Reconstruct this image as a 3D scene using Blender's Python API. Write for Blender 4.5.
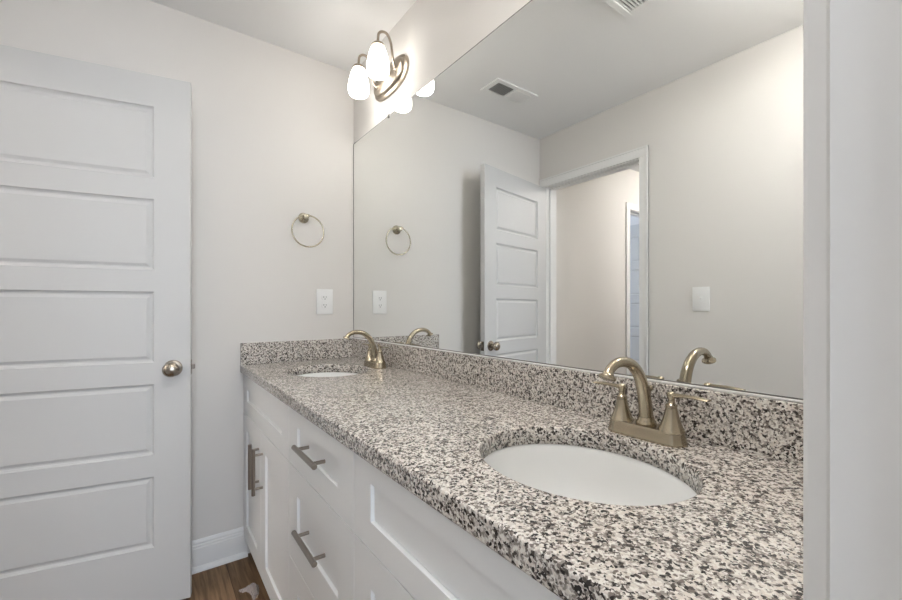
import bpy, bmesh, math, random
from math import sin, cos, pi, radians
from mathutils import Vector, Matrix

for o in list(bpy.data.objects): bpy.data.objects.remove(o)
S = bpy.context.scene
C = S.collection

# ------------------------------------------------------------------ camera
def make_camera():
    f, yaw, pit, rol = 411.84, radians(36.141), 0.0, 0.0
    F = Vector((-cos(yaw)*cos(pit), sin(yaw)*cos(pit), sin(pit)))
    R = Vector((sin(yaw), cos(yaw), 0)); U = R.cross(F)
    R2 = R*cos(rol) + U*sin(rol); U2 = -R*sin(rol) + U*cos(rol)
    cd = bpy.data.cameras.new('camera'); cd.sensor_width = 36; cd.lens = f/902*36
    cd.shift_y = 8.83/902
    cd.clip_start = .01; cd.clip_end = 50
    co = bpy.data.objects.new('camera', cd); C.objects.link(co)
    M = Matrix((R2, U2, -F)).transposed().to_4x4()
    M.translation = Vector((2.1277, -.8963, 1.1505))
    co.matrix_world = M
    S.camera = co
make_camera()

# ------------------------------------------------------------------ world, lights, exposure
w = bpy.data.worlds.new('world'); S.world = w; w.use_nodes = True
w.node_tree.nodes['Background'].inputs[0].default_value = (.75, .85, 1, 1)
w.node_tree.nodes['Background'].inputs[1].default_value = 1.0
S.view_settings.view_transform = 'Standard'
S.view_settings.look = 'None'
S.view_settings.exposure = 0.98
S.view_settings.gamma = 1
S.view_settings.use_curve_mapping = False

HALL_FILL_EMIT = 19.0  # strength of the added hall fill lamp
ROOM_FILL_EMIT = 12.0  # strength of the added bathroom fill lamp
SHADE_EMIT = 4.2
def area(name, loc, rot, sx, sy, power, col):
    l = bpy.data.lights.new(name, 'AREA'); l.shape = 'RECTANGLE'; l.size = sx; l.size_y = sy
    l.energy = power; l.color = col
    o = bpy.data.objects.new(name, l); C.objects.link(o); o.location = loc; o.rotation_euler = rot
    return o
# daylight through the bedroom window (wall x = 4.6), aimed into the room (-x)
area('bedroom_window_daylight', (4.69, -1.0, 1.45), (0, radians(90), 0), 1.5, 1.7, 38, (.74, .85, 1))
# daylight in the small room off the hall
area('side_room_daylight', (-1.9, -2.9, 1.5), (0, radians(-90), 0), 1.1, 1.0, 14, (.66, .78, 1))
# added fill lamps of hall and bathroom live in their builder below

# ------------------------------------------------------------------ materials
def mat(name, col, rough=.5, metal=0, spec=.5, emit=None, estr=0, coat=0):
    m = bpy.data.materials.new(name); m.use_nodes = True
    b = m.node_tree.nodes['Principled BSDF']
    b.inputs['Base Color'].default_value = (*col, 1)
    b.inputs['Roughness'].default_value = rough
    b.inputs['Metallic'].default_value = metal
    b.inputs['Specular IOR Level'].default_value = spec
    b.inputs['Coat Weight'].default_value = coat
    if emit:
        b.inputs['Emission Color'].default_value = (*emit, 1)
        b.inputs['Emission Strength'].default_value = estr
    return m
def N(m, t, **kw):
    n = m.node_tree.nodes.new(t)
    for k, v in kw.items(): setattr(n, k, v)
    return n
def L(m, a, b): m.node_tree.links.new(a, b)
def bsdf(m): return m.node_tree.nodes['Principled BSDF']

def add_noise_bump(m, scale, strength, dist=.001):
    tc = N(m, 'ShaderNodeTexCoord'); n = N(m, 'ShaderNodeTexNoise'); n.inputs['Scale'].default_value = scale
    n.inputs['Detail'].default_value = 3
    b = N(m, 'ShaderNodeBump'); b.inputs['Strength'].default_value = strength; b.inputs['Distance'].default_value = dist
    L(m, tc.outputs['Object'], n.inputs['Vector']); L(m, n.outputs['Fac'], b.inputs['Height'])
    L(m, b.outputs['Normal'], bsdf(m).inputs['Normal'])

M_wall = mat('wall_paint', (.76, .738, .708), .75, spec=.3); add_noise_bump(M_wall, 260, .12)
M_ceil = mat('ceiling_paint', (.90, .90, .895), .9, spec=.2); add_noise_bump(M_ceil, 180, .15)
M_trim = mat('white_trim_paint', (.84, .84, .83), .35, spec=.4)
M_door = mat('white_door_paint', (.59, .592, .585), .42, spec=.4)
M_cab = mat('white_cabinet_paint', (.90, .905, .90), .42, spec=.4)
M_cabin = mat('cabinet_shadow_side', (.5, .5, .49), .6)
M_plas = mat('white_plastic', (.88, .88, .87), .3)
M_dark = mat('dark_slot', (.03, .03, .03), .6)
M_duct = mat('grey_duct', (.22, .22, .215), .6)
M_porc = mat('white_porcelain', (.87, .875, .865), .12, spec=.5, coat=.3)
M_black = mat('black_rubber', (.02, .02, .02), .5)

def metal(name, col, rough, aniso=.0):
    m = mat(name, col, rough, 1)
    return m
M_fauc = metal('brushed_bronze_nickel', (.44, .38, .285), .22)
M_pull = metal('brushed_nickel_pull', (.34, .30, .265), .30)
M_knob = metal('satin_nickel_knob', (.38, .335, .28), .27)
M_lampm = metal('lamp_brushed_nickel', (.40, .345, .28), .30)
M_ring = metal('ring_nickel', (.50, .46, .36), .27)
M_chrome = metal('chrome', (.75, .75, .75), .08)

M_mirror = mat('mirror_silver', (.90, .915, .905), .0, 1)
M_edge = mat('mirror_dark_edge', (.16, .155, .145), .35)
M_shade = mat('lit_frosted_glass', (.95, .95, .93), .3, emit=(1, .965, .91), estr=SHADE_EMIT)
M_hallfill = mat('added_hall_fill_glow', (.95, .95, .93), .3, emit=(1, .95, .91), estr=HALL_FILL_EMIT)  # glow of the added fill lamp in the hall
M_roomfill = mat('added_room_fill_glow', (.95, .95, .93), .3, emit=(1, .97, .94), estr=ROOM_FILL_EMIT)  # glow of the added fill lamp in the bathroom

# granite
def granite():
    m = mat('speckled_granite', (.7, .68, .65), .16, spec=.5, coat=.0)
    tc = N(m, 'ShaderNodeTexCoord')
    wn = N(m, 'ShaderNodeTexNoise'); wn.inputs['Scale'].default_value = 230; wn.inputs['Detail'].default_value = 2
    L(m, tc.outputs['Object'], wn.inputs['Vector'])
    sub = N(m, 'ShaderNodeVectorMath', operation='SUBTRACT'); sub.inputs[1].default_value = (.5, .5, .5)
    L(m, wn.outputs['Color'], sub.inputs[0])
    sc = N(m, 'ShaderNodeVectorMath', operation='SCALE'); sc.inputs['Scale'].default_value = .0055
    L(m, sub.outputs[0], sc.inputs[0])
    ad = N(m, 'ShaderNodeVectorMath', operation='ADD')
    L(m, tc.outputs['Object'], ad.inputs[0]); L(m, sc.outputs[0], ad.inputs[1])
    def vor(scale, off):
        o = N(m, 'ShaderNodeVectorMath', operation='ADD'); o.inputs[1].default_value = (off, off*.7, off*1.3)
        L(m, ad.outputs[0], o.inputs[0])
        v = N(m, 'ShaderNodeTexVoronoi'); v.inputs['Scale'].default_value = scale
        L(m, o.outputs[0], v.inputs['Vector'])
        s = N(m, 'ShaderNodeSeparateColor'); L(m, v.outputs['Color'], s.inputs[0])
        return s
    cl = N(m, 'ShaderNodeTexNoise'); cl.inputs['Scale'].default_value = 95; cl.inputs['Detail'].default_value = 1
    L(m, tc.outputs['Object'], cl.inputs['Vector'])
    clm = N(m, 'ShaderNodeMapRange'); clm.inputs['From Min'].default_value = .3; clm.inputs['From Max'].default_value = .7
    clm.inputs['To Min'].default_value = -.20; clm.inputs['To Max'].default_value = .20
    L(m, cl.outputs['Fac'], clm.inputs['Value'])
    def ramp(src, stops):
        r = N(m, 'ShaderNodeValToRGB'); r.color_ramp.interpolation = 'CONSTANT'
        el = r.color_ramp.elements
        el[0].position = stops[0][0]; el[0].color = (*stops[0][1], 1)
        el[1].position = stops[1][0]; el[1].color = (*stops[1][1], 1)
        for p, c in stops[2:]:
            e = el.new(p); e.color = (*c, 1)
        L(m, src, r.inputs['Fac']); return r
    v1 = vor(285, 0); a = N(m, 'ShaderNodeMath', operation='ADD'); L(m, v1.outputs[0], a.inputs[0]); L(m, clm.outputs[0], a.inputs[1])
    base = ramp(a.outputs[0], [(0, (.29, .26, .235)), (.20, (.43, .39, .355)), (.36, (.63, .59, .545)), (.54, (.81, .78, .73)), (.82, (.71, .655, .595))])
    v2 = vor(265, 3.3); a2 = N(m, 'ShaderNodeMath', operation='ADD'); L(m, v2.outputs[1], a2.inputs[0]); L(m, clm.outputs[0], a2.inputs[1])
    mask = ramp(a2.outputs[0], [(0, (1, 1, 1)), (.29, (0, 0, 0))])
    v2c = ramp(v2.outputs[2], [(0, (.035, .030, .028)), (.45, (.085, .072, .064)), (.75, (.19, .16, .142))])
    mix = N(m, 'ShaderNodeMix', data_type='RGBA')
    L(m, mask.outputs[0], mix.inputs[0]); L(m, base.outputs[0], mix.inputs[6]); L(m, v2c.outputs[0], mix.inputs[7])
    # dark surface only; the polished gloss comes from the BSDF
    L(m, mix.outputs[2], bsdf(m).inputs['Base Color'])
    return m
M_gran = granite()

def wood():
    m = mat('wood_plank_floor', (.2, .13, .08), .5, spec=.2)
    tc = N(m, 'ShaderNodeTexCoord'); mp = N(m, 'ShaderNodeMapping'); mp.inputs['Location'].default_value = (.35, .62+.178*4, 0)
    L(m, tc.outputs['Object'], mp.inputs['Vector'])
    br = N(m, 'ShaderNodeTexBrick'); br.offset = .37; br.inputs['Scale'].default_value = 1
    br.inputs['Brick Width'].default_value = 1.22; br.inputs['Row Height'].default_value = .178
    br.inputs['Mortar Size'].default_value = .0012; br.inputs['Mortar Smooth'].default_value = .1
    br.inputs['Color1'].default_value = (.25, .155, .085, 1); br.inputs['Color2'].default_value = (.18, .11, .06, 1)
    br.inputs['Mortar'].default_value = (.05, .028, .016, 1)
    L(m, mp.outputs[0], br.inputs['Vector'])
    m2 = N(m, 'ShaderNodeMapping'); m2.inputs['Scale'].default_value = (3, 45, 1); L(m, tc.outputs['Object'], m2.inputs['Vector'])
    n = N(m, 'ShaderNodeTexNoise'); n.inputs['Scale'].default_value = 1.6; n.inputs['Detail'].default_value = 6; n.inputs['Distortion'].default_value = .6
    L(m, m2.outputs[0], n.inputs['Vector'])
    r = N(m, 'ShaderNodeMapRange'); r.inputs['From Min'].default_value = .3; r.inputs['From Max'].default_value = .7
    r.inputs['To Min'].default_value = .55; r.inputs['To Max'].default_value = 1.35
    L(m, n.outputs['Fac'], r.inputs['Value'])
    mx = N(m, 'ShaderNodeMix', data_type='RGBA', blend_type='MULTIPLY'); mx.inputs[0].default_value = 1
    L(m, br.outputs['Color'], mx.inputs[6]); L(m, r.outputs[0], mx.inputs[7])
    L(m, mx.outputs[2], bsdf(m).inputs['Base Color'])
    return m
M_wood = wood()

def clear(name, col, mixf):
    m = bpy.data.materials.new(name); m.use_nodes = True; nt = m.node_tree; nt.nodes.clear()
    o = nt.nodes.new('ShaderNodeOutputMaterial'); t = nt.nodes.new('ShaderNodeBsdfTransparent')
    g = nt.nodes.new('ShaderNodeBsdfPrincipled'); g.inputs['Base Color'].default_value = (*col, 1); g.inputs['Roughness'].default_value = .2
    x = nt.nodes.new('ShaderNodeMixShader'); x.inputs[0].default_value = mixf
    nt.links.new(t.outputs[0], x.inputs[1]); nt.links.new(g.outputs[0], x.inputs[2]); nt.links.new(x.outputs[0], o.inputs[0])
    return m
M_pane = clear('window_pane_glass', (.9, .95, 1), .06)
M_film = clear('clear_plastic_film', (.70, .62, .60), .38)

# ------------------------------------------------------------------ mesh helpers
class MB:
    def __init__(s): s.b = bmesh.new()
    def box(s, x0, x1, y0, y1, z0, z1, bev=0, seg=1):
        r = bmesh.ops.create_cube(s.b, size=1)
        vs = r['verts']
        for v in vs:
            v.co = Vector((x0+(x1-x0)*(v.co.x+.5), y0+(y1-y0)*(v.co.y+.5), z0+(z1-z0)*(v.co.z+.5)))
        if bev:
            es = list({e for v in vs for e in v.link_edges})
            bmesh.ops.bevel(s.b, geom=es, offset=bev, segments=seg, affect='EDGES', profile=.5)
        return s
    def quad(s, pts):
        s.b.faces.new([s.b.verts.new(p) for p in pts]); return s
    def lathe(s, prof, n=32, origin=(0, 0, 0), axis='Z', cap=True):
        """prof: (radius, height) pairs"""
        rings = []
        O = Vector(origin)
        for r, h in prof:
            ring = []
            for i in range(n):
                a = 2*pi*i/n
                if axis == 'Z': p = Vector((r*cos(a), r*sin(a), h))
                elif axis == 'X': p = Vector((h, r*cos(a), r*sin(a)))
                else: p = Vector((r*sin(a), h, r*cos(a)))
                ring.append(s.b.verts.new(O+p))
            rings.append(ring)
        for a, b in zip(rings, rings[1:]):
            for i in range(n):
                s.b.faces.new((a[i], a[(i+1) % n], b[(i+1) % n], b[i]))
        if cap:
            if prof[0][0] > 1e-5: s.b.faces.new(list(reversed(rings[0])))
            if prof[-1][0] > 1e-5: s.b.faces.new(rings[-1])
        return s
    def tube(s, pts, rad, n=16, cap=True, closed=False):
        pts = [Vector(p) for p in pts]
        if not hasattr(rad, '__len__'): rad = [rad]*len(pts)
        rings = []; up = None; m = len(pts)
        for i, p in enumerate(pts):
            if closed: t = (pts[(i+1) % m]-pts[i-1]).normalized()
            elif i == 0: t = (pts[1]-p).normalized()
            elif i == m-1: t = (p-pts[-2]).normalized()
            else: t = (pts[i+1]-pts[i-1]).normalized()
            if up is None:
                up = Vector((0, 0, 1)) if abs(t.z) < .9 else Vector((1, 0, 0))
            up = (up - t*up.dot(t)).normalized(); sd = t.cross(up)
            rings.append([s.b.verts.new(p+(up*cos(2*pi*k/n)+sd*sin(2*pi*k/n))*rad[i]) for k in range(n)])
        pr = list(zip(rings, rings[1:]))
        if closed: pr.append((rings[-1], rings[0]))
        for a, b in pr:
            for k in range(n): s.b.faces.new((a[k], a[(k+1) % n], b[(k+1) % n], b[k]))
        if cap and not closed:
            s.b.faces.new(list(reversed(rings[0]))); s.b.faces.new(rings[-1])
        return s
    def extrude_profile(s, prof, p0, p1, out):
        """prof: (depth, z) closed outline, swept from p0 to p1 along a wall; out = unit normal"""
        p0, p1, out = Vector(p0), Vector(p1), Vector(out)
        a = [s.b.verts.new(p0+out*d+Vector((0, 0, z))) for d, z in prof]
        b = [s.b.verts.new(p1+out*d+Vector((0, 0, z))) for d, z in prof]
        n = len(prof)
        for i in range(n): s.b.faces.new((a[i], a[(i+1) % n], b[(i+1) % n], b[i]))
        s.b.faces.new(a); s.b.faces.new(list(reversed(b)))
        return s
    def xform(s, M): bmesh.ops.transform(s.b, matrix=M, verts=s.b.verts); return s
    def build(s, name, m, parent=None, smooth=False, mats=None, angle=35):
        b = s.b
        bmesh.ops.remove_doubles(b, verts=b.verts, dist=1e-6)
        bmesh.ops.recalc_face_normals(b, faces=b.faces)
        me = bpy.data.meshes.new(name)
        if smooth:
            for f in b.faces: f.smooth = True
            for e in b.edges:
                if len(e.link_faces) == 2 and e.calc_face_angle(0) > radians(angle): e.smooth = False
        b.to_mesh(me); b.free()
        me.materials.append(m)
        for x in mats or []: me.materials.append(x)
        o = bpy.data.objects.new(name, me); C.objects.link(o)
        if parent: o.parent = parent
        return o

def tag(o, label=None, cat=None, group=None, kind=None):
    if label: o['label'] = label
    if cat: o['category'] = cat
    if group: o['group'] = group
    if kind: o['kind'] = kind
    return o
def thing(name, loc, label, cat, group=None, rz=0):
    o = bpy.data.objects.new(name, None); C.objects.link(o); o.location = loc; o.rotation_euler = (0, 0, rz)
    o.empty_display_size = .05
    return tag(o, label, cat, group)
def struct(name, mb, m, **kw): return tag(mb.build(name, m, **kw), kind='structure')
def copy_tree(o, parent=None):
    c = o.copy(); C.objects.link(c)
    if parent: c.parent = parent
    for ch in list(o.children): copy_tree(ch, c)
    return c
def smooth_path(pts, n=6):
    P = [Vector(p) for p in pts]; out = []
    for i in range(len(P)-1):
        p0 = P[max(i-1, 0)]; p1 = P[i]; p2 = P[i+1]; p3 = P[min(i+2, len(P)-1)]
        for k in range(n):
            t = k/n
            out.append(.5*((2*p1)+(-p0+p2)*t+(2*p0-5*p1+4*p2-p3)*t*t+(-p0+3*p1-3*p2+p3)*t**3))
    out.append(P[-1]); return out

def panel_slab(mb, w, h, t, rects, prof, both=True, ch=0):
    """slab 0..w (x), 0..h (z), front face at y=0 looking to -y, back at y=t; rects share x-range.
       prof: (inset, depth) steps from each rect's edge inwards"""
    b = mb.b
    def face(sgn, y0):
        F = lambda x, z, d=0: Vector((x, y0+sgn*d, z))
        x0, x1 = rects[0][0], rects[0][1]
        mb.quad([F(ch, 0), F(x0, 0), F(x0, h), F(ch, h)]);
        if ch: mb.quad([F(ch, 0), F(0, 0, ch), F(0, h, ch), F(ch, h)])
        mb.quad([F(x1, 0), F(w, 0), F(w, h), F(x1, h)])
        zs = [0]+[z for r in sorted(rects, key=lambda r: r[2]) for z in r[2:4]]+[h]
        for i in range(0, len(zs), 2): mb.quad([F(x0, zs[i]), F(x1, zs[i]), F(x1, zs[i+1]), F(x0, zs[i+1])])
        for (a0, a1, c0, c1) in rects:
            prev = None
            for ins, d in [(0, 0)]+prof:
                cur = [F(a0+ins, c0+ins, d), F(a1-ins, c0+ins, d), F(a1-ins, c1-ins, d), F(a0+ins, c1-ins, d)]
                if prev:
                    for k in range(4): mb.quad([prev[k], prev[(k+1) % 4], cur[(k+1) % 4], cur[k]])
                prev = cur
            mb.quad(prev)
    face(1, 0)
    if both: face(-1, t)
    else: mb.quad([(0, t, 0), (w, t, 0), (w, t, h), (0, t, h)])
    mb.quad([(0, ch, 0), (0, t-ch, 0), (0, t-ch, h), (0, ch, h)]); mb.quad([(w, 0, 0), (w, t, 0), (w, t, h), (w, 0, h)])
    
    for z in (0, h): mb.quad([(ch, 0, z), (w, 0, z), (w, t, z), (ch, t, z)]+([(0, t-ch, z), (0, ch, z)] if ch else []))
    return mb

# ------------------------------------------------------------------ room shell
H = 2.436; D = 1.497; XR = 2.0688; XR2 = 2.184; YH = -D-.115
OPX0, OPX1, OPZ = .060, .789, 2.055           # doorway of the open door (in the front wall)
ENY0, ENY1 = -.600, -1.36                    # doorway the camera stands in (in the right wall)
XH = .04; HX1 = 1.15; HYE = -3.75            # hall
SD0, SD1 = -2.66, -3.31                     # side doorway in the hall
struct('floor', MB().box(-2.2, 4.9, -4.0, 1.1, -.08, 0), M_wood)
struct('ceiling', MB().box(-2.2, 4.9, -4.0, 1.1, H, H+.1), M_ceil)
struct('wall_left', MB().box(-.11, 0, YH, .11, 0, H), M_wall)
struct('wall_back', MB().box(0, XR, 0, .11, 0, H), M_wall)
mb = MB().box(0, OPX0-.018, YH, -D, 0, H).box(OPX1+.018, XR, YH, -D, 0, H).box(OPX0-.018, OPX1+.018, YH, -D, OPZ+.018, H)
struct('wall_front', mb, M_wall)
mb = MB().box(XR, XR2, ENY0+.018, 1.0, 0, H).box(XR, XR2, YH, ENY1-.018, 0, H).box(XR, XR2, ENY1-.018, ENY0+.018, OPZ+.018, H)
struct('wall_right', mb, M_wall)
# hall and the side room off it
mb = MB().box(XH-.115, XH, SD0+.018, YH, 0, H).box(XH-.115, XH, -4, SD1-.018, 0, H).box(XH-.115, XH, SD1-.018, SD0+.018, OPZ+.018, H)
struct('wall_hall_left', mb, M_wall)
struct('wall_hall_right', MB().box(HX1, HX1+.11, -4, YH, 0, H), M_wall)
struct('wall_hall_end', MB().box(XH, HX1, -3.86, HYE, 0, H), M_wall)
struct('wall_side_room', MB().box(-2.1, XH-.115, -4.0, -3.9, 0, H).box(-2.1, -.11, -2.1, -2.0, 0, H)
       .box(-2.1, -2.0, -3.9, -2.1, 0, .95).box(-2.1, -2.0, -3.9, -2.1, 2.05, H)
       .box(-2.1, -2.0, -3.9, -3.45, .95, 2.05).box(-2.1, -2.0, -2.35, -2.1, .95, 2.05), M_wall)
# bedroom behind the camera
mb = MB().box(4.6, 4.75, -2.7, .9, 0, .70).box(4.6, 4.75, -2.7, .9, 2.2, H).box(4.6, 4.75, -2.7, -1.75, .70, 2.2).box(4.6, 4.75, -.25, .9, .70, 2.2)
mb.box(2.18, 4.75, .9, 1.0, 0, H).box(1.26, 4.75, -2.8, -2.7, 0, H)
struct('wall_bedroom', mb, M_wall)
struct('window_1', MB().box(4.62, 4.66, -1.75, -1.71, .7, 2.2).box(4.62, 4.66, -.29, -.25, .7, 2.2).box(4.62, 4.66, -1.71, -.29, .7, .74)
       .box(4.62, 4.66, -1.71, -.29, 2.16, 2.2).box(4.62, 4.66, -1.71, -.29, 1.43, 1.46), M_trim)
MB().box(4.638, 4.642, -1.71, -.29, .74, 2.16).build('pane', M_pane, bpy.data.objects['window_1'])
struct('window_2', MB().box(-2.06, -2.02, -3.45, -3.41, .95, 2.05).box(-2.06, -2.02, -2.39, -2.35, .95, 2.05)
       .box(-2.06, -2.02, -3.41, -2.39, .95, .99).box(-2.06, -2.02, -3.41, -2.39, 2.01, 2.05), M_trim)
MB().box(-2.042, -2.038, -3.41, -2.39, .99, 2.01).build('pane', M_pane, bpy.data.objects['window_2'])

# baseboards with shoe moulding
BP = [(0, 0), (.028, 0), (.028, .006), (.025, .014), (.019, .019), (.014, .021), (.014, .098), (.0115, .102), (.0115, .110), (.0085, .114), (.0085, .121), (.004, .131), (.002, .133), (0, .133)]
def base(name, segs):
    mb = MB()
    for p0, p1, out in segs: mb.extrude_profile(BP, p0, p1, out)
    return struct(name, mb, M_trim)
base('baseboard_left', [((0, -D, 0), (0, -.53, 0), (1, 0, 0))])
base('baseboard_front', [((.865, -D, 0), (XR, -D, 0), (0, 1, 0))])
base('baseboard_right', [((XR, -1.42, 0), (XR, -D+.028, 0), (-1, 0, 0))])
base('baseboard_hall', [((XH, YH-.06, 0), (XH, SD0+.06, 0), (1, 0, 0)), ((HX1, YH, 0), (HX1, HYE, 0), (-1, 0, 0)), ((XH, HYE, 0), (HX1-.028, HYE, 0), (0, 1, 0))])

# door frames: jamb + stop, casings each side
CW = .055
def casing_piece(mb, along, a0, a1, b0, b1, plane, out, axis):
    """rect a (horizontal) x b (vertical) on plane; thickness .013 with a slimmer bead at the edge"""
    t = .013*out
    lo, hi = sorted((plane, plane+t))
    if axis == 'y': mb.box(a0, a1, lo, hi, b0, b1, .0025, 2)
    else: mb.box(lo, hi, a0, a1, b0, b1, .0025, 2)
def frame_y(name, x0, x1, z, ya, yb, stop_y, sides):
    """doorway in a wall facing y; jamb between planes ya > yb"""
    mb = MB()
    mb.box(x0-.018, x0, yb, ya, 0, z+.018).box(x1, x1+.018, yb, ya, 0, z+.018).box(x0, x1, yb, ya, z, z+.018)
    s0, s1 = stop_y-.035, stop_y
    mb.box(x0, x0+.010, s0, s1, 0, z, .002).box(x1-.010, x1, s0, s1, 0, z, .002).box(x0+.010, x1-.010, s0, s1, z-.010, z, .002)
    for plane, out, cx0, cx1 in sides:
        casing_piece(mb, 'x', cx0, x0-.005, 0, z+.005, plane, out, 'y')
        casing_piece(mb, 'x', x1+.005, cx1, 0, z+.005, plane, out, 'y')
        casing_piece(mb, 'x', cx0, cx1, z+.005, z+.005+CW+.006, plane, out, 'y')
        # raised outer back-band
        t = .018*out; lo, hi = sorted((plane, plane+t))
        mb.box(cx1-.012, cx1, lo, hi, 0, z+.011+CW, .003, 2)
        mb.box(cx0, cx0+.012, lo, hi, 0, z+.011+CW, .003, 2) if cx0 < x0-.03 else None
        mb.box(cx0, cx1, lo, hi, z+CW-.001, z+.011+CW, .003, 2)
    return struct(name, mb, M_trim)
frame_y('trim_1', OPX0, OPX1, OPZ, -D, YH, -D-.040, [(-D, 1, .012, OPX1+.005+CW), (YH, -1, XH, OPX1+.005+CW)])
def frame_x(name, y0, y1, z, xa, xb, stop0, sides):
    """doorway in a wall facing x between y1 < y0; jamb from xa to xb"""
    mb = MB()
    mb.box(xa, xb, y0, y0+.018, 0, z+.018).box(xa, xb, y1-.018, y1, 0, z+.018).box(xa, xb, y1, y0, z, z+.018)
    s0, s1 = stop0, stop0+.035
    mb.box(s0, s1, y0-.010, y0, 0, z, .002).box(s0, s1, y1, y1+.010, 0, z, .002).box(s0, s1, y1+.010, y0-.010, z-.010, z, .002)
    for plane, out, cy1, cy0 in sides:
        casing_piece(mb, 'y', y0+.005, cy0, 0, z+.005, plane, out, 'x')
        casing_piece(mb, 'y', cy1, y1-.005, 0, z+.005, plane, out, 'x')
        casing_piece(mb, 'y', cy1, cy0, z+.005, z+.011+CW, plane, out, 'x')
    return struct(name, mb, M_trim)
frame_x('trim_2', ENY0, ENY1, OPZ, XR, XR2, XR+.040, [(XR, -1, ENY1-.005-CW, -.5625), (XR2, 1, ENY1-.005-CW, ENY0+.005+CW)])
frame_x('trim_3', SD0, SD1, OPZ, XH-.115, XH, XH-.075, [(XH, 1, SD1-.005-CW, SD0+.005+CW), (XH-.115, -1, SD1-.005-CW, SD0+.005+CW)])

# ------------------------------------------------------------------ doors
DOORPROF = [(.003, .0055), (.009, .0095), (.014, .0095), (.025, .0035)]
def door_mesh(w):
    rects = [(.119, w-.119, .226+.3535*k, .497+.3535*k) for k in range(5)]
    return panel_slab(MB(), w, 2.032, .035, rects, DOORPROF, ch=.0022)
def knob_mesh(sgn):
    # axis along y, sgn -1 = front (towards -y)
    prof = [(0.0, 0), (.031, 0), (.032, .003), (.030, .007), (.022, .010), (.0125, .012), (.0115, .022), (.0125, .028), (.020, .033),
            (.0265, .040), (.0285, .047), (.0265, .055), (.020, .061), (.012, .064), (0.0, .065)]
    prof = [(max(r, 1e-4), h*sgn) for r, h in prof]
    return MB().lathe(prof, 40, axis='Y', cap=False)
def make_door(name, hinge, free, w, zb=.012):
    """local x runs from the free edge (0) to the hinge (w); front face looks along local -y"""
    d = (Vector(hinge)-Vector(free)).normalized()
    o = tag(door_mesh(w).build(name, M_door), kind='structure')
    o.location = (free[0], free[1], zb); o.rotation_euler = (0, 0, math.atan2(d.y, d.x))
    k = knob_mesh(-1).build('door_knob', M_knob, o, smooth=True); k.location = (.058, 0, .908); tag(k, 'round satin nickel knob')
    k = knob_mesh(1).build('door_knob', M_knob, o, smooth=True); k.location = (.058, .035, .908); tag(k, 'round satin nickel knob')
    lp = MB().box(-.0012, .0006, .006, .029, .879, .937, .0004).build('latch_plate', M_knob, o); tag(lp, 'satin nickel latch plate')
    MB().box(-.013, -.001, .0115, .0235, .900, .918, .002, 2).build('latch_bolt', M_pull, lp)
    for z in (.20, 1.0, 1.80):
        h = MB().tube([(w+.004, -.006, z-.045), (w+.004, -.006, z+.045)], .006, 12).box(w-.0005, w+.001, 0, .030, z-.044, z+.044)
        h.tube([(w+.004, -.006, z+.045), (w+.004, -.006, z+.051)], [.0045, .003], 12)
        tag(h.build('hinge', M_knob, o, smooth=True), 'satin nickel hinge')
    return o
# local -y face must look towards +x : local x axis = (0,-1) direction -> -y_local = (-1,0)... front/back faces are alike
FREE = Vector((.2085, -.7674)); HNG = Vector((.073, -1.4755))
dd = (HNG-FREE).normalized()            # roughly (-.17,-.985)
# front (-y local) normal = (dd.y, -dd.x) = (-.985, .17): it looks away; shift so that the local back face is the visible plane
nrm = Vector((-dd.y, dd.x))             # towards +x
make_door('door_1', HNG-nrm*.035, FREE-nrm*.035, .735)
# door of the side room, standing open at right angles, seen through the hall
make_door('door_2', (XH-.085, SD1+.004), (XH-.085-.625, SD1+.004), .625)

# ------------------------------------------------------------------ vanity cabinets
YF = -.548; ZT = .854
SHK = [(.0008, .0105), (.0024, .0105), (.0028, .0072)]
def front(name, x0, x1, z0, z1, parent, st=.08, rt=.06, rb=None):
    rb = rt if rb is None else rb
    w, h = x1-x0, z1-z0
    mb = panel_slab(MB(), w, h, .019, [(st, w-st, rb, h-rt)], SHK, both=False)
    mb.xform(Matrix.Translation((x0, 0, z0)))
    o = mb.build(name, M_cab, parent); return o
def bar_pull(parent, x, z, vertical=False, length=.176):
    """bar pull; coordinates in the cabinet's frame, face at y=0"""
    r, so, cc = .0068, .033, .128
    a = Vector((0, 0, 1)) if vertical else Vector((1, 0, 0))
    mb = MB(); c = Vector((x, -so, z))
    mb.tube([c-a*length/2, c-a*(length/2-.001), c+a*(length/2-.001), c+a*length/2], [.0058, r, r, .0058], 20)
    for s in (-1, 1):
        p = Vector((x, 0, z))+a*s*cc/2
        mb.tube([p+Vector((0, .0, 0)), p+Vector((0, -so+.002, 0))], [.0048, .0048], 14)
    return tag(mb.build('handle', M_pull, parent, smooth=True), 'brushed nickel bar pull')
def carcass(x0, x1, parent):
    w = x1-x0
    mb = MB().box(0, .016, .030, .535, .103, ZT).box(w-.016, w, .030, .535, .103, ZT).box(.016, w-.016, .030, .535, .103, .119)
    mb.box(.016, w-.016, .525, .535, .119, ZT).box(.016, w-.016, .030, .046, ZT-.05, ZT).box(0, w, .075, .09, .0, .103)
    mb.box(.016, w-.016, .034, .037, .12, ZT-.05)
    return mb.build('body', M_cab, parent)
G = .0020
X1, X2, X3 = .794, 1.303, XR-.001
def cab(x0, label, group=None): return thing('vanity_cabinet', (x0, YF, 0), label, 'cabinet', group)
# sink base against the far wall
c = cab(.002, 'white shaker sink base with two doors and long bar handles, against the left wall')
carcass(.002, X1-.0005, c)
MB().box(.0, .026, 0.004, .034, .105, .852).build('filler_strip', M_cab, c)
W1 = X1-.002
front('false_drawer_front', .028, W1-G, .678, .850, c)
d1 = front('cabinet_door', .028, .3885, .105, .6745, c, .068, .072); bar_pull(d1, .3885-.033, .530, True)
d2 = front('cabinet_door', .3915, W1-G, .105, .6745, c, .078, .072); bar_pull(d2, .3915+.033, .530, True)
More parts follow.
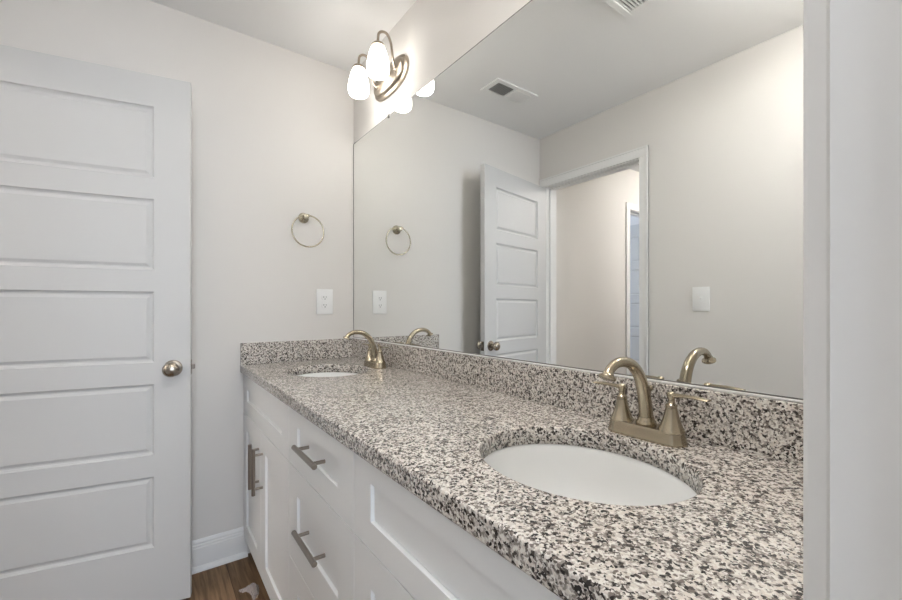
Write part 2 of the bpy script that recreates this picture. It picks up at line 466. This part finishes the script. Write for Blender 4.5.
# drawer stack
c = cab(X1, 'white shaker drawer stack between the two sink bases, horizontal bar handles')
carcass(X1, X2-.0005, c)
W2 = X2-X1
for (za, zb, zh, rt, rb) in ((.678, .850, .763, .047, .062), (.390, .6745, .531, .075, .095), (.105, .3870, .250, .075, .075)):
    d = front('drawer_front', G, W2-G, za, zb, c, .09, rt, rb); bar_pull(d, W2/2+.010, zh+.011)
# sink base under the near basin
c = cab(X2, 'white shaker sink base nearest the camera, plain false front with no handle')
carcass(X2, X3-.0005, c)
W3 = X3-X2
front('false_drawer_front', G, W3-.004, .678, .850, c, .079, .042, .055)
dm = W3/2
d1 = front('cabinet_door', G, dm-G, .105, .6745, c, .08, .072); bar_pull(d1, dm-.033, .530, True)
d2 = front('cabinet_door', dm+G, W3-.004, .105, .6745, c, .08, .072); bar_pull(d2, dm+.033, .530, True)

# ------------------------------------------------------------------ countertop with two oval cut-outs
CZ = .891; CY = -.5590
SINKS = [(.405, -.286), (1.675, -.286)]; SA, SB = .189, .163
def counter():
    b = bmesh.new()
    x0, x1, y0, y1 = .0005, XR-.0005, CY, -.0005
    n = 72
    # outer rectangle with a small eased edge
    e = .004
    outer_top = [(x0, y0+e), (SINKS[0][0], y0+e), ((SINKS[0][0]+SINKS[1][0])/2, y0+e), (SINKS[1][0], y0+e), (x1, y0+e), (x1, y1), ((SINKS[0][0]+SINKS[1][0])/2, y1), (x0, y1)]
    def loop(pts, z): 
        vs = [b.verts.new((p[0], p[1], z)) for p in pts]
        es = [b.edges.new((vs[i], vs[(i+1) % len(vs)])) for i in range(len(vs))]
        return vs, es
    for z, sgn in ((CZ, 1), (ZT, -1)):
        vs, es = loop(outer_top, z)
        all_e = list(es)
        for (sx, sy) in SINKS:
            k = .003 if sgn > 0 else 0
            hv, he = loop([(sx+(SA+k)*cos(2*pi*i/n), sy+(SB+k)*sin(2*pi*i/n)) for i in range(n)], z)
            all_e += he
        bmesh.ops.triangle_fill(b, edges=all_e, use_beauty=True)
    # hole walls with eased arris
    for (sx, sy) in SINKS:
        prev = None
        for (k, z) in ((.003, CZ), (.001, CZ-.001), (0, CZ-.003), (0, ZT)):
            ring = [b.verts.new((sx+(SA+k)*cos(2*pi*i/n), sy+(SB+k)*sin(2*pi*i/n), z)) for i in range(n)]
            if prev:
                for i in range(n): f = b.faces.new((prev[i], prev[(i+1) % n], ring[(i+1) % n], ring[i])); f.smooth = True
            prev = ring
    # front edge profile (eased top and bottom)
    pr = [(y0+e, CZ), (y0+e*.3, CZ-e*.3), (y0, CZ-e), (y0, ZT+e), (y0+e*.3, ZT+e*.3), (y0+e, ZT)]
    A = [b.verts.new((x0, y, z)) for y, z in pr]; B = [b.verts.new((x1, y, z)) for y, z in pr]
    for i in range(len(pr)-1): b.faces.new((A[i], A[i+1], B[i+1], B[i]))
    # ends and back
    b.faces.new([b.verts.new(p) for p in [(x0, y, z) for y, z in pr]+[(x0, y1, ZT), (x0, y1, CZ)]])
    b.faces.new([b.verts.new(p) for p in [(x1, y, z) for y, z in pr]+[(x1, y1, ZT), (x1, y1, CZ)]])
    b.faces.new([b.verts.new(p) for p in [(x0, y1, CZ), (x1, y1, CZ), (x1, y1, ZT), (x0, y1, ZT)]])
    mb = MB(); mb.b.free(); mb.b = b
    return mb.build('countertop', M_gran)
tag(counter(), 'long speckled granite countertop running under the mirror with two oval basins', 'countertop')
BZ = .9912
tag(MB().box(.021, XR-.0005, -.021, -.0005, CZ, BZ, .0012, 1).build('backsplash', M_gran), 'long granite backsplash strip standing below the mirror', 'backsplash')
tag(MB().box(.0005, .0205, CY+.001, -.0005, CZ, BZ, .0012, 1).build('side_splash', M_gran), 'short granite side splash against the left wall at the counter end', 'backsplash')

# ------------------------------------------------------------------ basins
def make_sink(x, y, label):
    t = thing('sink_basin', (x, y, ZT), label, 'sink', 'undermount oval basins')
    prof = [(1.10, -.0005), (1.02, -.0005), (1.005, -.003), (.99, -.012), (.965, -.035), (.92, -.065), (.83, -.098), (.68, -.122), (.48, -.136), (.28, -.142), (.13, -.145)]
    b = bmesh.new(); n = 72; rings = []
    outer = [(1.10, -.012), (1.06, -.02), (1.03, -.04), (.99, -.07), (.9, -.105), (.75, -.132), (.5, -.148), (.13, -.157)]
    for k, z in list(reversed(outer))+prof:
        rings.append([b.verts.new((SA*k*cos(2*pi*i/n), SB*k*sin(2*pi*i/n), z)) for i in range(n)])
    for p, q in zip(rings, rings[1:]):
        for i in range(n): b.faces.new((p[i], p[(i+1) % n], q[(i+1) % n], q[i]))
    mb = MB(); mb.b.free(); mb.b = b
    mb.build('basin', M_porc, t, smooth=True)
    mb = MB().lathe([(.0001, -.146), (.012, -.146), (.019, -.1445), (.0235, -.1435), (.0245, -.1455), (.0235, -.1585), (.0001, -.1585)], 32, cap=False)
    dr = mb.build('drain', M_fauc, t, smooth=True)
    return t
s0 = make_sink(*SINKS[1], 'white oval undermount basin nearest the camera, in the granite counter')
s1 = copy_tree(s0); s1.location = (*SINKS[0], ZT); s1['label'] = 'white oval undermount basin at the far end near the towel ring wall'

# ------------------------------------------------------------------ faucets
def make_faucet(x, label):
    t = thing('faucet', (x, -.084, CZ), label, 'faucet', 'two-handle arched faucets')
    # escutcheon: stadium with stepped, tapering sides
    b = bmesh.new(); rings = []
    def stad(hx, r, z, n=14):
        out = []
        for i in range(n+1):
            a = -pi/2+pi*i/n; out.append((hx+r*cos(a), r*sin(a), z))
        for i in range(n+1):
            a = pi/2+pi*i/n; out.append((-hx+r*cos(a), r*sin(a), z))
        return [b.verts.new(p) for p in out]
    for hx, r, z in ((.052, .0275, 0), (.052, .0280, .003), (.052, .0268, .006), (.052, .0258, .010), (.052, .0235, .020), (.052, .0228, .024), (.052, .0215, .0255)):
        rings.append(stad(hx, r, z))
    n = len(rings[0])
    for p, q in zip(rings, rings[1:]):
        for i in range(n): b.faces.new((p[i], p[(i+1) % n], q[(i+1) % n], q[i]))
    b.faces.new(rings[-1]); b.faces.new(list(reversed(rings[0])))
    mb = MB(); mb.b.free(); mb.b = b
    mb.build('base_plate', M_fauc, t, smooth=True, angle=40)
    # spout
    path = smooth_path([(0, .004, .022), (0, .001, .055), (0, -.007, .090), (0, -.022, .124), (0, -.048, .1485), (0, -.077, .1575), (0, -.105, .156), (0, -.125, .1455), (0, -.132, .134)], 6)
    n = len(path)
    rad = []
    for i in range(n):
        u = i/(n-1); rad.append(.0142-.0055*min(u/.8, 1))
    rad[-1] = .0092; 
    sp = MB().tube(path, rad, 28)
    sp.build('spout', M_fauc, t, smooth=True, angle=50)
    spo = [c for c in t.children if c.name.startswith('spout')][0]
    cl = MB().lathe([(.0185, .0245), (.0195, .027), (.0190, .031), (.0165, .034), (.0150, .040), (.0150, .041)], 32, origin=(0, .003, 0))
    cl.build('spout_collar', M_fauc, spo, smooth=True)
    # flared outlet ring, axis along the end tangent
    tg = (path[-1]-path[-3]).normalized()
    pts = [path[-1]-tg*.010+tg*s for s in (0, .004, .007, .0085, .011, .013, .0145)]
    MB().tube(pts, [.0092, .0098, .0126, .0152, .0160, .0155, .0125], 28).build('outlet', M_fauc, spo, smooth=True)
    # handles
    for s in (-1, 1):
        hb = MB().lathe([(.0225, .0245), (.0240, .027), (.0238, .030), (.0215, .034), (.0186, .041), (.0155, .050), (.0128, .060), (.0110, .069), (.0100, .0745),
                         (.0108, .0765), (.0098, .079), (.0070, .081), (.0058, .087), (.0066, .092), (.0082, .095), (.0084, .0995), (.0060, .103), (.0010, .1045)], 32, origin=(.0515*s, 0, -.004))
        h = hb.build('handle', M_fauc, t, smooth=True, angle=60)
        # lever: flattened tapering paddle
        b = bmesh.new(); rg = []
        st = [(.000, .0058, .0050, .0945), (.010, .0060, .0048, .0955), (.020, .0060, .0040, .0965), (.034, .0076, .0036, .0970), (.048, .0092, .0034, .0968), (.060, .0098, .0030, .0962), (.067, .0084, .0020, .0958)]
        for (dx, hw, ht, z) in st:
            rg.append([b.verts.new(((.0515+dx)*s, hw*cos(2*pi*k/16), z-.002+ht*sin(2*pi*k/16))) for k in range(16)])
        for p, q in zip(rg, rg[1:]):
            for k in range(16): b.faces.new((p[k], p[(k+1) % 16], q[(k+1) % 16], q[k]))
        b.faces.new(rg[-1]); b.faces.new(list(reversed(rg[0])))
        mb = MB(); mb.b.free(); mb.b = b
        mb.build('lever', M_fauc, h, smooth=True, angle=60)
    MB().tube([(0, .0185, .022), (0, .0185, .092)], .0022, 10).lathe([(.0022, .090), (.005, .093), (.0062, .097), (.005, .101), (.001, .103)], 16, origin=(0, .0185, 0)).build('lift_rod', M_fauc, t, smooth=True)
    return t
f0 = make_faucet(SINKS[1][0]+.010, 'brushed bronze two-handle faucet behind the near basin')
f1 = copy_tree(f0); f1.location = (SINKS[0][0]+.032, -.084, CZ); f1['label'] = 'brushed bronze two-handle faucet behind the far basin, near the left wall corner'

# ------------------------------------------------------------------ mirror
mt = thing('wall_mirror', (0, 0, BZ), 'large frameless wall mirror above the granite backsplash', 'mirror')
MX1 = 2.055
MB().box(.0085, MX1, -.003, -.001, .007, 2.0445-BZ, .0).build('mirror_glass', M_mirror, mt)
ch = MB().box(.021, MX1, -.0075, -.0005, .0002, .0040, .001)
tag(ch.build('bottom_channel', M_trim, mt), 'white sealant bead along the mirror foot')
for x in (.414, 1.62):
    tag(MB().box(x-.006, x+.006, -.0060, -.0034, 2.036-BZ, 2.052-BZ, .001).box(x-.006, x+.006, -.0034, -.0005, 2.0475-BZ, 2.052-BZ).build('mirror_clip', M_edge, mt), 'small dark mirror clip')
MB().box(.003, .0085, -.0034, -.0005, .0042, 2.047-BZ).box(.0085, MX1, -.0034, -.0005, 2.0445-BZ, 2.047-BZ).box(.0085, MX1, -.0034, -.0005, .0042, .007).build('mirror_edge', M_edge, mt)

# ------------------------------------------------------------------ vanity lights
def make_vanity_light(x, z, label):
    t = thing('vanity_light', (x, 0, z), label, 'wall lamp', 'two-shade vanity lights')
    # oval canopy, two steps
    b = bmesh.new(); n = 64; rings = []
    for hx, hz, y in ((.158, .070, -.001), (.158, .070, -.010), (.150, .063, -.013), (.144, .058, -.014), (.138, .053, -.024), (.128, .045, -.028)):
        ring = []
        for i in range(n):
            a = 2*pi*i/n; e = .62
            cx, sz = cos(a), sin(a)
            ring.append(b.verts.new((hx*math.copysign(abs(cx)**.8, cx), y, hz*math.copysign(abs(sz)**.8, sz))))
        rings.append(ring)
    for p, q in zip(rings, rings[1:]):
        for i in range(n): b.faces.new((p[i], p[(i+1) % n], q[(i+1) % n], q[i]))
    b.faces.new(rings[-1]); b.faces.new(list(reversed(rings[0])))
    mb = MB(); mb.b.free(); mb.b = b
    mb.build('canopy', M_lampm, t, smooth=True, angle=40)
    for s in (-1, 1):
        X = .100*s
        arm = MB().tube(smooth_path([(X*.9, -.026, -.004), (X*.97, -.036, .000), (X, -.045, .018), (X, -.050, .050), (X, -.057, .095), (X, -.073, .124), (X, -.095, .128), (X, -.113, .114), (X, -.117, .090), (X, -.117, .068)], 5), .0055, 14)
        arm.lathe([(.014, 0), (.013, -.004), (.007, -.010), (.0045, -.014)], 20, origin=(X*.9, -.026, -.004), axis='Y', cap=False)
        a = arm.build('arm', M_lampm, t, smooth=True)
        MB().lathe([(.0050, .080), (.010, .075), (.022, .069), (.0275, .062), (.0285, .055), (.026, .0545)], 28, origin=(X, -.117, 0)).build('shade_cap', M_lampm, a, smooth=True)
        prof = [(.022, .0560), (.0290, .049), (.0360, .031), (.0425, .006), (.0470, -.018), (.0485, -.036), (.0475, -.050), (.0445, -.060), (.0390, -.066), (.0375, -.0655), (.042, -.058), (.0450, -.048), (.0460, -.036), (.0445, -.018), (.040, .006), (.034, .030), (.026, .046), (.018, .051)]
        sh = MB().lathe(prof, 40, origin=(X, -.117, 0), cap=False).build('lamp_shade', M_shade, a, smooth=True)
        tag(sh, 'lit white frosted glass shade')
        MB().lathe([(.006, .05), (.012, .038), (.014, .025), (.022, .008), (.026, -.012), (.024, -.028), (.014, -.040), (.001, -.044)], 24, origin=(X, -.117, 0), cap=False).build('bulb', M_shade, sh, smooth=True)
    return t
v0 = make_vanity_light(.437, 2.205, 'lit vanity wall lamp with two white glass shades, above the far end of the mirror')
v1 = copy_tree(v0); v1.location = (1.673, 0, 2.205); v1['label'] = 'lit vanity wall lamp above the near end of the mirror, over the near basin'

# ------------------------------------------------------------------ added fill lamps out of view, hall and bathroom
def ceiling_fill(x, y, label, m):
    hl = thing('ceiling_fill_lamp', (x, y, H), label, 'added fill lamp')
    MB().lathe([(.065, 0), (.065, -.010), (.055, -.020), (.012, -.024), (.009, -.030), (.009, -.075)], 40).build('stem', M_lampm, hl, smooth=True)
    MB().lathe([(.009, -.074), (.150, -.062), (.168, -.058), (.168, -.064), (.150, -.098), (.110, -.128), (.060, -.146), (.001, -.152)], 48, cap=False).build('diffuser', m, hl, smooth=True)
ceiling_fill(.78, -3.1, 'round added fill lamp, out of view, in the hall outside the doorway', M_hallfill)  # added, unseen, to light the hall
ceiling_fill(1.80, -.86, 'round added fill lamp, out of view, over the near end of the bathroom', M_roomfill)  # added, unseen, to even out the bathroom light

# ------------------------------------------------------------------ towel ring
tr = thing('towel_ring', (0, -.269, 1.610), 'brushed nickel towel ring with round post on the left wall', 'towel ring')
MB().lathe([(.0265, .0005), (.0265, .004), (.024, .008), (.0225, .009), (.0165, .012), (.010, .018), (.0085, .026), (.0085, .034)], 32, axis='X').build('wall_rosette', M_ring, tr, smooth=True)
ps = MB().lathe([(.0085, .033), (.0125, .036), (.0135, .042), (.0135, .050), (.011, .055), (.004, .057)], 28, axis='X')
ps.tube([(.045, -.020, .006), (.045, -.012, .0075), (.045, .012, .0075), (.045, .020, .006)], [.0045, .0065, .0065, .0045], 16)
ps.build('post', M_ring, tr, smooth=True)
RC = (.045, .010, -.071); RR = .0785
MB().tube([(RC[0], RC[1]+RR*sin(2*pi*i/72), RC[2]+RR*cos(2*pi*i/72)) for i in range(72)], .0037, 12, closed=True).build('ring', M_ring, tr, smooth=True)

# ------------------------------------------------------------------ outlet and switch
ot = thing('wall_outlet', (0, -.161, 1.188), 'white duplex outlet plate on the left wall below the towel ring', 'outlet')
MB().box(.0005, .0062, -.043, .043, -.065, .065, .0025, 2).build('cover_plate', M_plas, ot, smooth=True)
for s in (-1, 1):
    b = bmesh.new(); n = 28
    def rim(x, k):
        out = []
        for i in range(n):
            a = 2*pi*i/n
            out.append(b.verts.new((x, .0175*k*max(-1, min(1, cos(a)*1.0)), s*.0205+k*max(-.0125, min(.0125, .0175*sin(a))))))
        return out
    r0, r1, r2 = rim(.006, 1), rim(.0083, 1), rim(.0088, .96)
    for p, q in ((r0, r1), (r1, r2)):
        for i in range(n): b.faces.new((p[i], p[(i+1) % n], q[(i+1) % n], q[i]))
    b.faces.new(r2)
    mb = MB(); mb.b.free(); mb.b = b
    rc = mb.build('receptacle', M_plas, ot)
    sl = MB().box(.0086, .0092, -.0075, -.0052, s*.0205-.001, s*.0205+.008).box(.0086, .0092, .0048, .0068, s*.0205, s*.0205+.007)
    sl.lathe([(.0026, .0086), (.0026, .0092)], 14, origin=(0, 0, s*.0205-.007), axis='X')
    sl.build('slots', M_dark, rc)
MB().lathe([(.003, .006), (.003, .0072), (.0015, .0076)], 14, axis='X').build('screw', M_plas, ot, smooth=True)

sw = thing('light_switch', (1.135, -D, 1.203), 'white toggle switch plate on the wall seen in the mirror right of the doorway', 'light switch')
MB().box(-.043, .043, .0005, .0062, -.065, .065, .0025, 2).build('cover_plate', M_plas, sw, smooth=True)
tg = MB().box(-.006, .006, .006, .0072, -.0125, .0125).box(-.0036, .0036, .0065, .0155, -.002, .010, .001)
tg.build('toggle', M_plas, sw)
for z in (-.03, .03): MB().lathe([(.003, .006), (.003, .0074)], 14, origin=(0, 0, z), axis='Y').build('screw', M_plas, sw)

# ------------------------------------------------------------------ ceiling register and exhaust fan grille
vt = thing('ceiling_vent', (.358, -.834, H), 'white rectangular ceiling air register seen in the mirror above the open door', 'air vent')
hx, hy = .076, .163; ix, iy = .048, .132
fr = MB()
for (a, b_, c_, d_) in ((-hx, -ix, -hy, hy), (ix, hx, -hy, hy), (-ix, ix, -hy, -iy), (-ix, ix, iy, hy)): fr.box(a, b_, c_, d_, -.007, 0)
fr.box(-ix, ix, -.006, .006, -.007, 0)
fr.build('frame', M_plas, vt)
MB().box(-ix, ix, -iy, iy, -.0012, -.0002).build('duct', M_duct, vt)
for half, ang in ((1, -40), (-1, 40)):
    b = MB()
    for k in range(9):
        yc = half*(.013+.0135*k)
        m = MB().box(-ix, ix, -.0075, .0075, -.0006, .0006); m.xform(Matrix.Translation((0, yc, -.0062)) @ Matrix.Rotation(radians(ang), 4, 'X'))
        me = bpy.data.meshes.new('t'); m.b.to_mesh(me); m.b.free(); b.b.from_mesh(me); bpy.data.meshes.remove(me)
    tag(b.build('louvers', M_plas, vt), 'angled white louvers')
ef = thing('exhaust_fan', (1.272, -.645, H), 'square white exhaust fan grille on the ceiling at the top of the mirror', 'exhaust fan')
q = .145
fr = MB()
for (a, b_, c_, d_) in ((-q, -q+.03, -q, q), (q-.03, q, -q, q), (-q+.03, q-.03, -q, -q+.03), (-q+.03, q-.03, q-.03, q)): fr.box(a, b_, c_, d_, -.020, 0, .003)
fr.build('frame', M_plas, ef)
MB().box(-q+.03, q-.03, -q+.03, q-.03, -.002, -.0005).build('housing', M_duct, ef)
g = MB()
for k in range(17):
    x = -q+.036+k*(2*q-.072)/16; g.box(x-.0035, x+.0035, -q+.03, q-.03, -.017, -.012)
g.build('grille', M_plas, ef)

# ------------------------------------------------------------------ scrap of clear plastic on the floor
random.seed(4)
b = bmesh.new()
spine = smooth_path([(.262, -.600, .004), (.272, -.585, .012), (.277, -.568, .022), (.285, -.556, .030), (.305, -.553, .022), (.335, -.556, .016), (.360, -.562, .006)], 4)
rows = []
for i, p in enumerate(spine):
    u = i/(len(spine)-1); wd = .010+.016*sin(pi*u)
    rows.append([b.verts.new((p.x+random.uniform(-.002, .002)+wd*(k-1.5)*.35, p.y+wd*(k-1.5)*-.5, max(.0012, p.z*(1-abs(k-1.5)/1.6)+random.uniform(0, .004)))) for k in range(4)])
for p, q_ in zip(rows, rows[1:]):
    for k in range(3): b.faces.new((p[k], p[k+1], q_[k+1], q_[k]))
mb = MB(); mb.b.free(); mb.b = b
o = mb.build('plastic_scrap', M_film)
sm = o.modifiers.new('thickness', 'SOLIDIFY'); sm.thickness = .0006; sm.offset = 1
tag(o, 'crumpled scrap of clear plastic on the wood floor beside the cabinet', 'plastic wrap')
